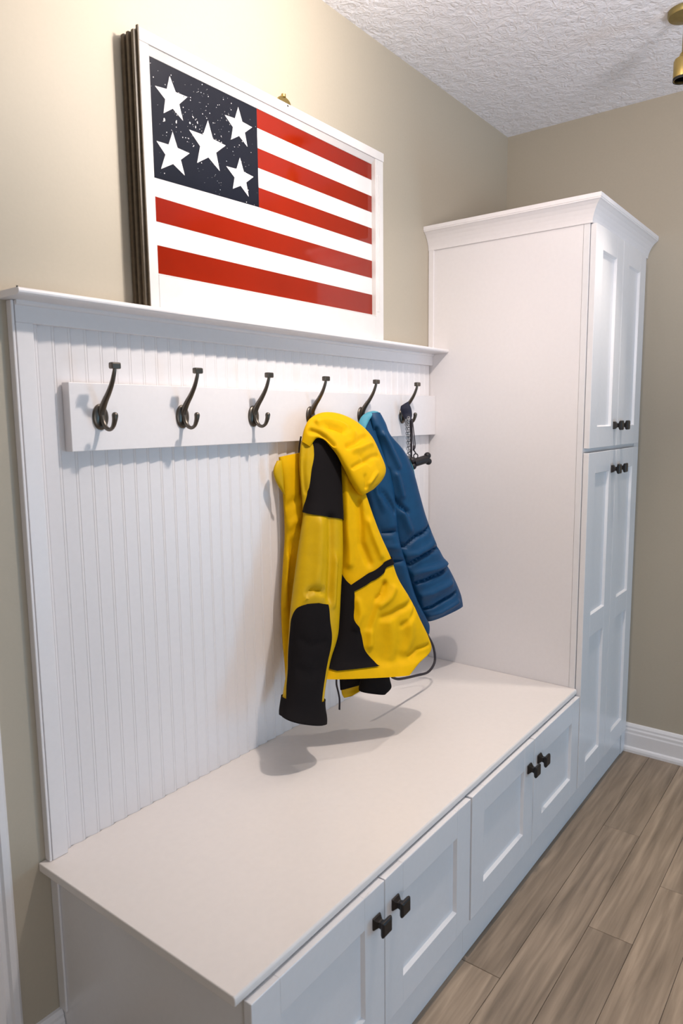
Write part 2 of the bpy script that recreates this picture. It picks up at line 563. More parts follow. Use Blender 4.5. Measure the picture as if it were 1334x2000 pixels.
def hook(x, z):
    bm = bmesh.new()
    # domed oval plate
    n = 28
    rings = []
    for s, d in ((1.0, 0.0002), (1.0, 0.0020), (0.93, 0.0042), (0.70, 0.0058), (0.35, 0.0066)):
        rings.append([bm.verts.new((x + 0.0180 * s * math.cos(2 * math.pi * k / n), YB - d, z + 0.0262 * s * math.sin(2 * math.pi * k / n))) for k in range(n)])
    for a, b in zip(rings, rings[1:]):
        for i in range(n):
            bm.faces.new((a[i], a[(i + 1) % n], b[(i + 1) % n], b[i]))
    bm.faces.new(rings[-1])
    bm.faces.new(rings[0][::-1])
    # upper arm
    up = spline([(x, -0.0335, z + 0.004), (x, -0.0400, z + 0.018), (x, -0.0500, z + 0.032), (x, -0.0630, z + 0.047), (x, -0.0760, z + 0.066), (x, -0.0850, z + 0.086), (x, -0.0875, z + 0.096)], 5)
    m = len(up) - 1
    tube(bm, up, [0.0048 * (1 - i / m) ** 1.3 + 0.0035 for i in range(m + 1)], 12)
    # lower hook
    lo = spline([(x, -0.0345, z + 0.010), (x, -0.0400, z - 0.010), (x, -0.0490, z - 0.0215), (x, -0.0610, z - 0.0250), (x, -0.0720, z - 0.0190), (x, -0.0785, z - 0.0060), (x, -0.0800, z + 0.003)], 5)
    m = len(lo) - 1
    tube(bm, lo, [0.0062 - 0.0024 * min(1, i / (m * 0.5)) + 0.0026 * max(0, i / m - 0.6) / 0.4 for i in range(m + 1)], 12)
    bmesh.ops.create_icosphere(bm, subdivisions=2, radius=0.0063, matrix=Matrix.Translation((x, -0.0800, z + 0.003)))
    h = obj('hook', bm, M['hook'], rack, smooth=True, angle=60)
    # cap bar on the upper arm
    bm = bmesh.new()
    box(bm, x - 0.0105, x + 0.0105, -0.0945, -0.0810, z + 0.0920, z + 0.1045)
    obj('hook_cap', bm, M['hook'], h, bevel=0.0028, seg=3)
    for s in (-1, 1):
        bm = bmesh.new()
        tube(bm, [(x + s * 0.0112, YB - 0.0030, z + 0.001), (x + s * 0.0112, YB - 0.0052, z + 0.001)], [0.0026, 0.0022], 10)
        obj('screw', bm, M['hole'], h)
    return h


HOOKS = (0.177, 0.387, 0.613, 0.835, 1.073, 1.305)
for hx in HOOKS:
    hook(hx, 1.331)

# ------------------------------------------------------------------ old window sash with a painted flag
sash = thing('window_sash', 'old white window sash with a flag painted on its glass, standing on the ledge', 'window sash', (0, 0, 0))
YF, YK = -0.0505, -0.0100
SB, ST = 1.5545, 2.0985
obj('stile', boxes((0.2985, 0.3225, YF, YK, SB, 2.0740)), M['sash'], sash, bevel=0.0012)
obj('stile', boxes((1.1280, 1.1680, YF, YK, SB, 2.0740)), M['sash'], sash, bevel=0.0012)
bm = bmesh.new()
for xa, xb, d in ((1.1360, 1.1420, 0.0018), (1.1450, 1.1475, 0.0018)):
    box(bm, xa, xb, YF - d, YF + 0.001, 1.640, 2.03)
obj('stop_bead', bm, M['sash'], sash, bevel=0.0008)
obj('top_rail', boxes((0.2985, 1.1700, YF - 0.0015, YK, 2.0742, ST)), M['sash'], sash, bevel=0.0016)
obj('bottom_rail', boxes((0.3227, 1.1278, YF, YK, SB, 1.6260)), M['sash'], sash, bevel=0.0014)
bm = bmesh.new()
prism(bm, [(YF + 0.002, 2.0742), (YF + 0.0135, 2.0610), (YK, 2.0610), (YK, 2.0742)], lambda p, e: (e, p[0], p[1]), (0.3227, 1.1278))
obj('glazing_putty', bm, M['sash'], sash)
bm = bmesh.new()
prism(bm, [(YF + 0.0005, 1.6262), (YF + 0.0005, 1.6285), (YF + 0.0135, 1.6320), (YK, 1.6320), (YK, 1.6262)], lambda p, e: (e, p[0], p[1]), (0.3227, 1.1278))
obj('glazing_bead', bm, M['sash'], sash)
YG = -0.0360
pane = obj('glass_pane', boxes((0.3228, 1.1277, YG, YG + 0.004, 1.6322, 2.0608)), M['pwhite'], sash)


def flat_poly(name, pts, m, d=0.0003):
    bm = bmesh.new()
    f = bm.faces.new([bm.verts.new((px, YG - d, pz)) for px, pz in pts])
    g = bmesh.ops.extrude_face_region(bm, geom=[f])
    for v in g['geom']:
        if isinstance(v, bmesh.types.BMVert):
            v.co.y = YG + 0.0002
    return obj(name, bm, m, pane)


XC = 0.6470
flat_poly('canton', [(0.3229, 1.8250), (XC, 1.8350), (XC, 2.0607), (0.3229, 2.0607)], M['pnavy'])
RS = [2.0607, 2.017, 1.9715, 1.926, 1.881, 1.835, 1.788, 1.738, 1.690, 1.6323]
for a, b, xl in ((0, 1, XC), (2, 3, XC), (4, 5, XC), (6, 7, 0.3229), (8, 9, 0.3229)):
    flat_poly('stripe', [(xl, RS[b]), (1.1276, RS[b]), (1.1276, RS[a]), (xl, RS[a])], M['pred'])
STARS = [[(0.385, 2.041), (0.432, 2.015), (0.417, 1.962), (0.365, 1.961), (0.345, 2.008)],
         [(0.489, 1.985), (0.541, 1.947), (0.520, 1.886), (0.453, 1.886), (0.433, 1.949)],
         [(0.387, 1.931), (0.432, 1.900), (0.416, 1.850), (0.352, 1.847), (0.343, 1.900)],
         [(0.585, 2.044), (0.630, 2.013), (0.612, 1.964), (0.559, 1.965), (0.541, 2.013)],
         [(0.586, 1.933), (0.630, 1.901), (0.612, 1.851), (0.560, 1.857), (0.541, 1.902)]]
for s in STARS:
    cx = sum(p[0] for p in s) / 5
    cz = sum(p[1] for p in s) / 5
    pts = []
    for i in range(5):
        a, b = s[i], s[(i + 1) % 5]
        mx_, mz_ = (a[0] + b[0]) / 2, (a[1] + b[1]) / 2
        pts.append(a)
        pts.append((cx + (mx_ - cx) * 0.54, cz + (mz_ - cz) * 0.54))
    flat_poly('star', pts, M['pwhite'], 0.0006)
rs = random.Random(11)
bm = bmesh.new()
for i in range(230):
    px, pz = rs.uniform(0.327, 0.642), rs.uniform(1.832, 2.055)
    if rs.random() < 0.5:
        px, pz = rs.gauss(0.45, 0.07), rs.gauss(1.975, 0.04)
        if not (0.327 < px < 0.642 and 1.832 < pz < 2.055):
            continue
    rr = rs.choice((0.0004, 0.0005, 0.0006, 0.0008, 0.0011))
    bmesh.ops.create_circle(bm, cap_ends=True, segments=7, radius=rr, matrix=Matrix.Translation((px, YG - 0.0006, pz)) @ Matrix.Rotation(math.pi / 2, 4, 'X'))
for px, pz, a, b in ((0.366, 1.9485, .0022, .0035), (0.398, 1.9535, .0016, .0028), (0.436, 1.9635, .0020, .0022), (0.458, 1.971, .0010, .003), (0.452, 1.960, .001, .003), (0.446, 1.978, .0014, .0014)):
    bmesh.ops.create_circle(bm, cap_ends=True, segments=10, radius=1, matrix=Matrix.Translation((px, YG - 0.0006, pz)) @ Matrix.Rotation(math.pi / 2, 4, 'X') @ Matrix.Diagonal((a, b, 1, 1)))
sp = obj('paint_splatter', bm, M['pwhite'], pane)
sp['kind'] = 'stuff'
# brass sash lift on the top rail, screw hole below it
bm = bmesh.new()
n = 14
arc = [(0.7355 + 0.0245 * math.cos(math.pi * k / n), 2.0987 + 0.0150 * math.sin(math.pi * k / n)) for k in range(n + 1)]
prism(bm, arc, lambda p, e: (p[0], e, p[1]), (-0.0480, -0.0440))
box(bm, 0.7110, 0.7600, -0.0480, -0.0250, 2.0986, 2.1010)
tube(bm, [(0.734, -0.046, 2.112), (0.734, -0.046, 2.119)], 0.006, 10)
obj('sash_lift', bm, M['brass'], sash, bevel=0.0006)
bm = bmesh.new()
tube(bm, [(0.7425, YF - 0.0005, 2.0930), (0.7425, YF - 0.0021, 2.0930)], 0.0026, 12)
obj('screw_hole', bm, M['hole'], sash)
# brown metal side channel on the left edge
bm = bmesh.new()
prism(bm, [(0.2982, -0.0520), (0.2955, -0.0520), (0.2955, -0.0460), (0.2900, -0.0450), (0.2900, -0.0380), (0.2945, -0.0370), (0.2945, -0.0310), (0.2890, -0.0300),
           (0.2890, -0.0230), (0.2940, -0.0220), (0.2940, -0.0160), (0.2890, -0.0150), (0.2890, -0.0060), (0.2982, -0.0060)],
      lambda p, e: (p[0], p[1], e), (SB, 2.0930))
box(bm, 0.2956, 0.2982, -0.0520, -0.0460, 2.0930, 2.1010)
obj('side_channel', bm, M['channel'], sash)

# ------------------------------------------------------------------ brass ceiling light
lx, ly = 1.617, -0.765
lt = thing('ceiling_light', 'brass ceiling spotlight hanging on a thin rod from a round canopy', 'lamp', (0, 0, 0))
bm = bmesh.new()
lathe(bm, [(0.047, -0.0005), (0.047, -0.010), (0.044, -0.016), (0.020, -0.022), (0.008, -0.026)], (lx, ly, H), 40)
obj('canopy', bm, M['brass_dull'], lt, smooth=True, angle=35)
bm = bmesh.new()
tube(bm, [(lx, ly, H - 0.020), (lx, ly, 2.325)], 0.0052, 14)
obj('rod', bm, M['brass_dull'], lt, smooth=True, angle=50)
bm = bmesh.new()
lathe(bm, [(0.0055, 0.075), (0.010, 0.070), (0.013, 0.062), (0.023, 0.056), (0.0255, 0.050), (0.0255, 0.004), (0.0240, 0.0), (0.0225, 0.0), (0.0225, 0.048), (0.004, 0.050)], (lx, ly, 2.258), 32)
obj('lamp_socket', bm, M['brass'], lt, smooth=True, angle=35)
bm = bmesh.new()
lathe(bm, [(0.0229, 0.006), (0.0229, 0.0005), (0.0255, -0.0015), (0.0255, 0.0035), (0.0258, 0.006)], (lx, ly, 2.258), 32)
obj('socket_ring', bm, M['hole'], lt)
#GARMENTS
# ------------------------------------------------------------------ hanging clothes
# every cloth piece is a closed pillow: rows of (left edge, right edge, front swell, back swell)
CLOTH = {
    'back_panel': (0.75, [(0.7, -0.035, 1.225, 0.775, -0.05, 1.234, 0.008, 0.01),
        (0.703, -0.036, 1.188, 0.776, -0.055, 1.191, 0.014, 0.014),
        (0.712, -0.037, 1.127, 0.783, -0.059, 1.129, 0.016, 0.016),
        (0.714, -0.038, 1.024, 0.782, -0.064, 1.017, 0.016, 0.016),
        (0.701, -0.04, 0.93, 0.777, -0.07, 0.92, 0.016, 0.016),
        (0.689, -0.042, 0.835, 0.769, -0.074, 0.822, 0.016, 0.016),
        (0.685, -0.047, 0.738, 0.757, -0.079, 0.725, 0.015, 0.015),
        (0.686, -0.052, 0.661, 0.74, -0.084, 0.651, 0.013, 0.013),
        (0.676, -0.06, 0.608, 0.71, -0.09, 0.604, 0.012, 0.012),
        (0.662, -0.068, 0.569, 0.692, -0.096, 0.566, 0.01, 0.01)]),
    'flap': (0.80, [(0.681, -0.045, 1.217, 0.693, -0.05, 1.217, 0.004, 0.004),
        (0.669, -0.045, 1.199, 0.692, -0.052, 1.2, 0.006, 0.006),
        (0.668, -0.045, 1.181, 0.695, -0.052, 1.176, 0.006, 0.006),
        (0.681, -0.045, 1.154, 0.696, -0.052, 1.149, 0.005, 0.005),
        (0.702, -0.045, 1.13, 0.7, -0.052, 1.128, 0.003, 0.003)]),
    'sleeve': (0.85, [(0.773, -0.088, 1.286, 0.817, -0.122, 1.279, 0.008, 0.012),
        (0.764, -0.085, 1.264, 0.837, -0.12, 1.257, 0.01, 0.014),
        (0.758, -0.086, 1.234, 0.838, -0.126, 1.227, 0.014, 0.018),
        (0.749, -0.09, 1.174, 0.836, -0.13, 1.167, 0.02, 0.022),
        (0.736, -0.096, 1.115, 0.83, -0.136, 1.104, 0.026, 0.024),
        (0.719, -0.101, 1.076, 0.824, -0.141, 1.063, 0.03, 0.026),
        (0.687, -0.107, 0.981, 0.81, -0.151, 0.966, 0.036, 0.028),
        (0.658, -0.114, 0.893, 0.784, -0.162, 0.874, 0.04, 0.03),
        (0.637, -0.121, 0.832, 0.765, -0.171, 0.81, 0.042, 0.03),
        (0.624, -0.127, 0.782, 0.749, -0.176, 0.759, 0.042, 0.03),
        (0.61, -0.134, 0.734, 0.721, -0.176, 0.711, 0.04, 0.03),
        (0.597, -0.142, 0.699, 0.701, -0.18, 0.676, 0.038, 0.03),
        (0.578, -0.149, 0.661, 0.682, -0.185, 0.635, 0.037, 0.03),
        (0.561, -0.156, 0.631, 0.67, -0.191, 0.602, 0.036, 0.03),
        (0.547, -0.164, 0.615, 0.665, -0.2, 0.576, 0.037, 0.031),
        (0.539, -0.171, 0.608, 0.656, -0.207, 0.564, 0.037, 0.031)]),
    'body': (0.80, [(0.843, -0.095, 1.262, 0.878, -0.145, 1.283, 0.008, 0.01),
        (0.849, -0.105, 1.209, 0.888, -0.16, 1.167, 0.016, 0.018),
        (0.846, -0.113, 1.14, 0.894, -0.176, 1.114, 0.024, 0.024),
        (0.84, -0.121, 1.071, 0.902, -0.191, 1.062, 0.028, 0.028),
        (0.835, -0.127, 1.009, 0.913, -0.21, 1.003, 0.032, 0.03),
        (0.827, -0.134, 0.954, 0.932, -0.228, 0.943, 0.034, 0.032),
        (0.812, -0.141, 0.894, 0.942, -0.246, 0.883, 0.038, 0.034),
        (0.795, -0.148, 0.835, 0.965, -0.273, 0.821, 0.044, 0.036),
        (0.777, -0.156, 0.784, 0.985, -0.288, 0.766, 0.046, 0.036),
        (0.753, -0.163, 0.735, 1.008, -0.301, 0.712, 0.044, 0.036),
        (0.727, -0.169, 0.698, 1.008, -0.311, 0.675, 0.036, 0.034),
        (0.706, -0.176, 0.674, 0.936, -0.318, 0.659, 0.026, 0.028),
        (0.692, -0.183, 0.658, 0.884, -0.321, 0.64, 0.014, 0.018)]),
    'hood': (0.75, [(0.739, -0.08, 1.265, 0.756, -0.095, 1.251, 0.008, 0.01),
        (0.75, -0.08, 1.297, 0.769, -0.105, 1.272, 0.014, 0.014),
        (0.776, -0.08, 1.323, 0.783, -0.118, 1.269, 0.018, 0.018),
        (0.83, -0.082, 1.336, 0.789, -0.135, 1.253, 0.022, 0.02),
        (0.892, -0.09, 1.329, 0.798, -0.15, 1.233, 0.026, 0.022),
        (0.943, -0.108, 1.305, 0.807, -0.16, 1.21, 0.028, 0.024),
        (0.979, -0.128, 1.267, 0.816, -0.168, 1.189, 0.028, 0.024),
        (0.993, -0.145, 1.22, 0.826, -0.175, 1.166, 0.028, 0.024),
        (1.002, -0.158, 1.176, 0.837, -0.182, 1.144, 0.026, 0.022),
        (0.979, -0.166, 1.149, 0.848, -0.186, 1.127, 0.018, 0.016),
        (0.93, -0.172, 1.127, 0.861, -0.188, 1.119, 0.008, 0.008)]),
    'hood_side': (0.80, [(0.76, -0.078, 1.291, 0.839, -0.105, 1.249, 0.008, 0.008),
        (0.743, -0.078, 1.27, 0.809, -0.1, 1.243, 0.012, 0.01),
        (0.734, -0.078, 1.235, 0.785, -0.098, 1.226, 0.014, 0.012),
        (0.731, -0.078, 1.195, 0.761, -0.096, 1.194, 0.014, 0.012),
        (0.731, -0.08, 1.155, 0.752, -0.098, 1.154, 0.013, 0.012),
        (0.734, -0.082, 1.114, 0.748, -0.098, 1.114, 0.011, 0.01),
        (0.735, -0.084, 1.069, 0.741, -0.098, 1.072, 0.008, 0.008)]),
    'inner_flap': (0.80, [(0.813, -0.14, 0.623, 0.884, -0.18, 0.637, 0.008, 0.008),
        (0.815, -0.14, 0.604, 0.917, -0.19, 0.611, 0.01, 0.01),
        (0.817, -0.14, 0.581, 0.902, -0.188, 0.585, 0.01, 0.01),
        (0.819, -0.142, 0.564, 0.858, -0.18, 0.573, 0.008, 0.008),
        (0.825, -0.144, 0.554, 0.833, -0.17, 0.564, 0.005, 0.005)]),
    'far_cuff': (0.80, [(0.831, -0.2, 0.656, 0.894, -0.245, 0.629, 0.016, 0.016),
        (0.829, -0.2, 0.621, 0.902, -0.245, 0.604, 0.018, 0.018),
        (0.821, -0.2, 0.598, 0.907, -0.245, 0.581, 0.018, 0.018),
        (0.819, -0.2, 0.589, 0.883, -0.242, 0.569, 0.016, 0.016)]),
    'blue_body': (0.80, [(1.019, -0.06, 1.292, 1.067, -0.078, 1.339, 0.01, 0.012),
        (1.016, -0.062, 1.229, 1.096, -0.095, 1.272, 0.018, 0.018),
        (1.027, -0.064, 1.138, 1.117, -0.11, 1.164, 0.024, 0.022),
        (1.05, -0.066, 1.044, 1.124, -0.12, 1.055, 0.028, 0.024),
        (1.086, -0.07, 0.945, 1.132, -0.13, 0.952, 0.03, 0.026),
        (1.127, -0.076, 0.858, 1.166, -0.138, 0.859, 0.03, 0.026),
        (1.173, -0.084, 0.768, 1.202, -0.146, 0.763, 0.028, 0.026),
        (1.222, -0.092, 0.691, 1.256, -0.152, 0.684, 0.024, 0.022),
        (1.269, -0.098, 0.629, 1.273, -0.154, 0.652, 0.018, 0.016),
        (1.295, -0.102, 0.595, 1.273, -0.154, 0.624, 0.01, 0.01)]),
    'blue_sleeve': (0.82, [(1.049, -0.08, 1.338, 1.076, -0.098, 1.339, 0.008, 0.01),
        (1.048, -0.084, 1.315, 1.088, -0.108, 1.309, 0.014, 0.014),
        (1.058, -0.088, 1.273, 1.1, -0.118, 1.272, 0.02, 0.018),
        (1.075, -0.094, 1.212, 1.161, -0.128, 1.217, 0.024, 0.022),
        (1.091, -0.098, 1.15, 1.195, -0.138, 1.151, 0.028, 0.024),
        (1.11, -0.1, 1.086, 1.22, -0.142, 1.088, 0.03, 0.026),
        (1.126, -0.104, 1.014, 1.247, -0.15, 1.011, 0.033, 0.028),
        (1.143, -0.108, 0.937, 1.292, -0.158, 0.927, 0.035, 0.03),
        (1.175, -0.114, 0.863, 1.346, -0.168, 0.848, 0.037, 0.031),
        (1.204, -0.12, 0.8, 1.389, -0.176, 0.786, 0.038, 0.032),
        (1.235, -0.126, 0.741, 1.418, -0.182, 0.735, 0.038, 0.032),
        (1.264, -0.132, 0.691, 1.426, -0.186, 0.706, 0.036, 0.032),
        (1.294, -0.138, 0.658, 1.43, -0.188, 0.689, 0.032, 0.03)]),
    'collar': (0.80, [(1.012, -0.06, 1.292, 1.019, -0.082, 1.286, 0.005, 0.006),
        (1.017, -0.062, 1.31, 1.03, -0.084, 1.304, 0.006, 0.006),
        (1.027, -0.066, 1.328, 1.045, -0.086, 1.323, 0.007, 0.007),
        (1.044, -0.072, 1.339, 1.061, -0.09, 1.336, 0.007, 0.007),
        (1.067, -0.078, 1.344, 1.073, -0.096, 1.339, 0.006, 0.006),
        (1.083, -0.086, 1.342, 1.078, -0.104, 1.33, 0.004, 0.004)]),
    'webbing': (0.80, [(1.263, -0.052, 1.361, 1.274, -0.072, 1.375, 0.005, 0.005), (1.263, -0.05, 1.35, 1.283, -0.078, 1.354, 0.008, 0.008), (1.269, -0.052, 1.335, 1.286, -0.08, 1.333, 0.008, 0.008), (1.272, -0.06, 1.32, 1.277, -0.082, 1.318, 0.006, 0.006), (1.272, -0.064, 1.314, 1.27, -0.082, 1.313, 0.004, 0.004)]),
    'trim': (0.80, [(1.183, -0.12, 1.211, 1.17, -0.135, 1.209, 0.002, 0.002), (1.197, -0.12, 1.191, 1.186, -0.138, 1.187, 0.003, 0.003), (1.209, -0.12, 1.168, 1.195, -0.142, 1.163, 0.004, 0.004), (1.219, -0.12, 1.145, 1.204, -0.142, 1.137, 0.004, 0.004), (1.225, -0.12, 1.129, 1.21, -0.14, 1.124, 0.002, 0.002)]),
}
# folds and quilting seams: (points on the piece as (angle, run), width, height)
CREASE = {
    'body': [
        ([(1.27, 0.513), (1.58, 0.567), (1.78, 0.637), (1.89, 0.683)], 0.007, -0.0070),
        ([(1.62, 0.587), (1.86, 0.680), (1.89, 0.757)], 0.009, 0.0060),
        ([(0.18, 0.577), (1.19, 0.613), (1.58, 0.643)], 0.008, -0.0060),
        ([(0.99, 0.530), (1.56, 0.587)], 0.009, 0.0050),
        ([(0.20, 0.600), (1.27, 0.680)], 0.006, -0.0040),
        ([(0.99, 0.667), (1.33, 0.800)], 0.014, 0.0050),
        ([(0.59, 0.790), (1.05, 0.803), (1.18, 0.847)], 0.005, -0.0040),
        ([(1.52, 0.663), (1.56, 0.823)], 0.016, 0.0060),
        ([(1.77, 0.117), (2.13, 0.283), (2.32, 0.440)], 0.012, 0.0060),
        ([(1.37, 0.203), (1.64, 0.360), (1.57, 0.437)], 0.009, -0.0060),
        ([(0.99, 0.280), (1.05, 0.407)], 0.010, 0.0050),
        ([(2.21, 0.680), (2.04, 0.627), (2.07, 0.577)], 0.009, 0.0040),
    ],
    'hood': [
        ([(1.58, 0.127), (0.89, 0.210), (0.43, 0.343)], 0.007, -0.0050),
        ([(1.75, 0.247), (1.66, 0.373), (1.62, 0.503)], 0.009, 0.0060),
        ([(1.49, 0.313), (1.50, 0.427), (1.74, 0.487)], 0.006, -0.0050),
        ([(1.05, 0.493), (1.54, 0.550), (1.99, 0.580)], 0.006, -0.0050),
        ([(1.14, 0.557), (1.58, 0.607), (1.95, 0.633)], 0.007, 0.0050),
        ([(2.00, 0.707), (1.32, 0.670), (0.56, 0.637)], 0.006, -0.0040),
        ([(1.30, 0.627), (1.48, 0.710)], 0.006, -0.0030),
        ([(0.99, 0.767), (0.85, 0.867)], 0.006, -0.0040),
        ([(1.56, 0.797), (1.11, 0.857)], 0.006, 0.0040),
    ],
    'sleeve': [
        ([(2.25, 0.473), (1.94, 0.463), (1.60, 0.470)], 0.007, -0.0050),
        ([(2.33, 0.483), (1.98, 0.477), (1.61, 0.480)], 0.006, 0.0040),
        ([(1.49, 0.337), (1.43, 0.397), (1.37, 0.483)], 0.009, -0.0060),
        ([(1.95, 0.347), (1.89, 0.417), (1.90, 0.450)], 0.014, 0.0050),
        ([(1.20, 0.407), (1.15, 0.497)], 0.007, 0.0040),
        ([(2.33, 0.607), (1.85, 0.623), (1.48, 0.610)], 0.011, -0.0020),
        ([(2.30, 0.717), (1.77, 0.730), (1.39, 0.710)], 0.011, -0.0020),
    ],
    'back_panel': [
        ([(2.72, 0.263), (1.68, 0.243), (1.31, 0.230)], 0.007, -0.0040),
        ([(2.67, 0.317), (1.81, 0.300), (1.30, 0.287)], 0.007, 0.0040),
        ([(2.06, 0.363), (2.02, 0.473), (1.87, 0.583)], 0.009, -0.0050),
        ([(0.99, 0.067), (1.37, 0.220)], 0.006, -0.0040),
        ([(2.64, 0.410), (2.62, 0.553)], 0.008, 0.0040),
        ([(1.60, 0.333), (1.56, 0.473)], 0.008, 0.0040),
    ],
    'hood_side': [
        ([(2.30, 0.150), (2.21, 0.417), (1.75, 0.750)], 0.006, -0.0030),
        ([(1.94, 0.073), (1.52, 0.143)], 0.006, -0.0040),
    ],
    'blue_sleeve': [
        ([(2.50, 0.317), (2.96, 0.433), (3.08, 0.550), (3.14, 0.603)], 0.007, -0.0080),
        ([(3.14, 0.603), (3.08, 0.673), (2.85, 0.750), (3.02, 0.883)], 0.006, -0.0070),
        ([(3.14, 0.593), (2.34, 0.590), (1.62, 0.557), (0.73, 0.533)], 0.006, -0.0090),
        ([(3.14, 0.653), (2.45, 0.657), (1.32, 0.613), (0.41, 0.603)], 0.006, -0.0090),
        ([(3.14, 0.757), (1.99, 0.733), (0.96, 0.687), (0.39, 0.677)], 0.006, -0.0090),
        ([(3.06, 0.890), (2.16, 0.880), (1.05, 0.817)], 0.006, -0.0090),
        ([(2.68, 0.627), (1.94, 0.620), (0.96, 0.583)], 0.012, 0.0060),
        ([(2.63, 0.703), (1.86, 0.687), (0.05, 0.653)], 0.012, 0.0060),
        ([(2.68, 0.810), (1.96, 0.797), (1.10, 0.757)], 0.012, 0.0060),
        ([(2.60, 0.943), (1.91, 0.940), (1.09, 0.893)], 0.009, 0.0050),
        ([(2.76, 0.407), (2.04, 0.460), (1.81, 0.477)], 0.006, -0.0070),
        ([(1.95, 0.337), (1.91, 0.417)], 0.010, 0.0050),
        ([(2.08, 0.483), (1.94, 0.537)], 0.012, 0.0060),
        ([(2.32, 0.140), (2.80, 0.230), (3.02, 0.313)], 0.007, -0.0060),
        ([(1.62, 0.170), (1.77, 0.237), (1.69, 0.300)], 0.009, 0.0050),
    ],
    'blue_body': [
        ([(1.70, 0.273), (0.84, 0.347)], 0.007, -0.0060),
        ([(1.86, 0.407), (0.21, 0.417)], 0.006, -0.0070),
        ([(1.91, 0.523), (0.00, 0.520)], 0.006, -0.0070),
        ([(2.04, 0.217), (1.56, 0.327)], 0.009, 0.0050),
        ([(1.87, 0.463), (0.03, 0.470)], 0.010, 0.0050),
    ],
}
OUT = Vector((-0.79, -0.60, 0.10))


def _cat(a, b, c, d, t):
    return 0.5 * (2 * b + (c - a) * t + (2 * a - 5 * b + 4 * c - d) * t * t + (3 * b - a - 3 * c + d) * t ** 3)


DRAW = [(1.241, -0.165, 0.634), (1.272, -0.17, 0.586), (1.276, -0.175, 0.546), (1.256, -0.18, 0.527), (1.211, -0.185, 0.519), (1.14, -0.19, 0.532), (1.022, -0.2, 0.559), (0.983, -0.2, 0.577)]
PULL = [(0.818, -0.125, 0.618), (0.816, -0.125, 0.592), (0.824, -0.125, 0.565), (0.829, -0.125, 0.543), (0.828, -0.125, 0.513)]
CHAIN1 = [(1.249, -0.08, 1.314), (1.255, -0.082, 1.252), (1.254, -0.085, 1.168)]
CHAIN2 = [(1.253, -0.085, 1.317), (1.258, -0.086, 1.252), (1.258, -0.088, 1.177)]
STRAP = [(1.274, -0.08, 1.317), (1.283, -0.078, 1.251), (1.289, -0.075, 1.177), (1.303, -0.07, 1.1), (1.315, -0.065, 1.034)]
CORD = [(1.278, -0.085, 1.32), (1.274, -0.095, 1.268), (1.269, -0.102, 1.232), (1.26, -0.102, 1.223)]
CORD2 = [(1.273, -0.086, 1.32), (1.263, -0.096, 1.268), (1.257, -0.104, 1.23)]
RING = (1.266, -0.106, 1.205)
BONE = [(1.25, -0.108, 1.181), (1.302, -0.126, 1.192), (1.278, -0.118, 1.188)]
HANG = [(0.772, -0.05, 1.277), (0.767, -0.048, 1.253), (0.765, -0.048, 1.231)]
ELBOW_L = [(2.212, 0.497), (2.723, 0.513), (2.998, 0.543), (3.063, 0.58), (3.102, 0.647), (3.05, 0.75), (2.827, 0.853)]
ELBOW_R = [(1.741, 0.493), (1.518, 0.497), (1.414, 0.503), (1.309, 0.547), (1.165, 0.597), (1.047, 0.67), (1.008, 0.84)]
SIDE_L = [(3.115, 0.453), (3.392, 0.5), (3.392, 0.563), (3.392, 0.637), (3.365, 0.717), (3.339, 0.81), (3.352, 0.867), (2.474, 0.913)]
SIDE_R = [(3.037, 0.453), (2.5, 0.5), (2.186, 0.53), (2.199, 0.59), (2.251, 0.643), (2.094, 0.7), (1.963, 0.787), (1.571, 0.9)]
BAND_U = [(2.304, 0.52), (1.872, 0.493), (1.532, 0.467), (1.191, 0.443), (0.89, 0.427), (-0.21700000000000003, 0.413)]
BAND_D = [(2.212, 0.543), (1.793, 0.52), (1.518, 0.497), (1.191, 0.473), (0.903, 0.45), (-0.256, 0.44)]


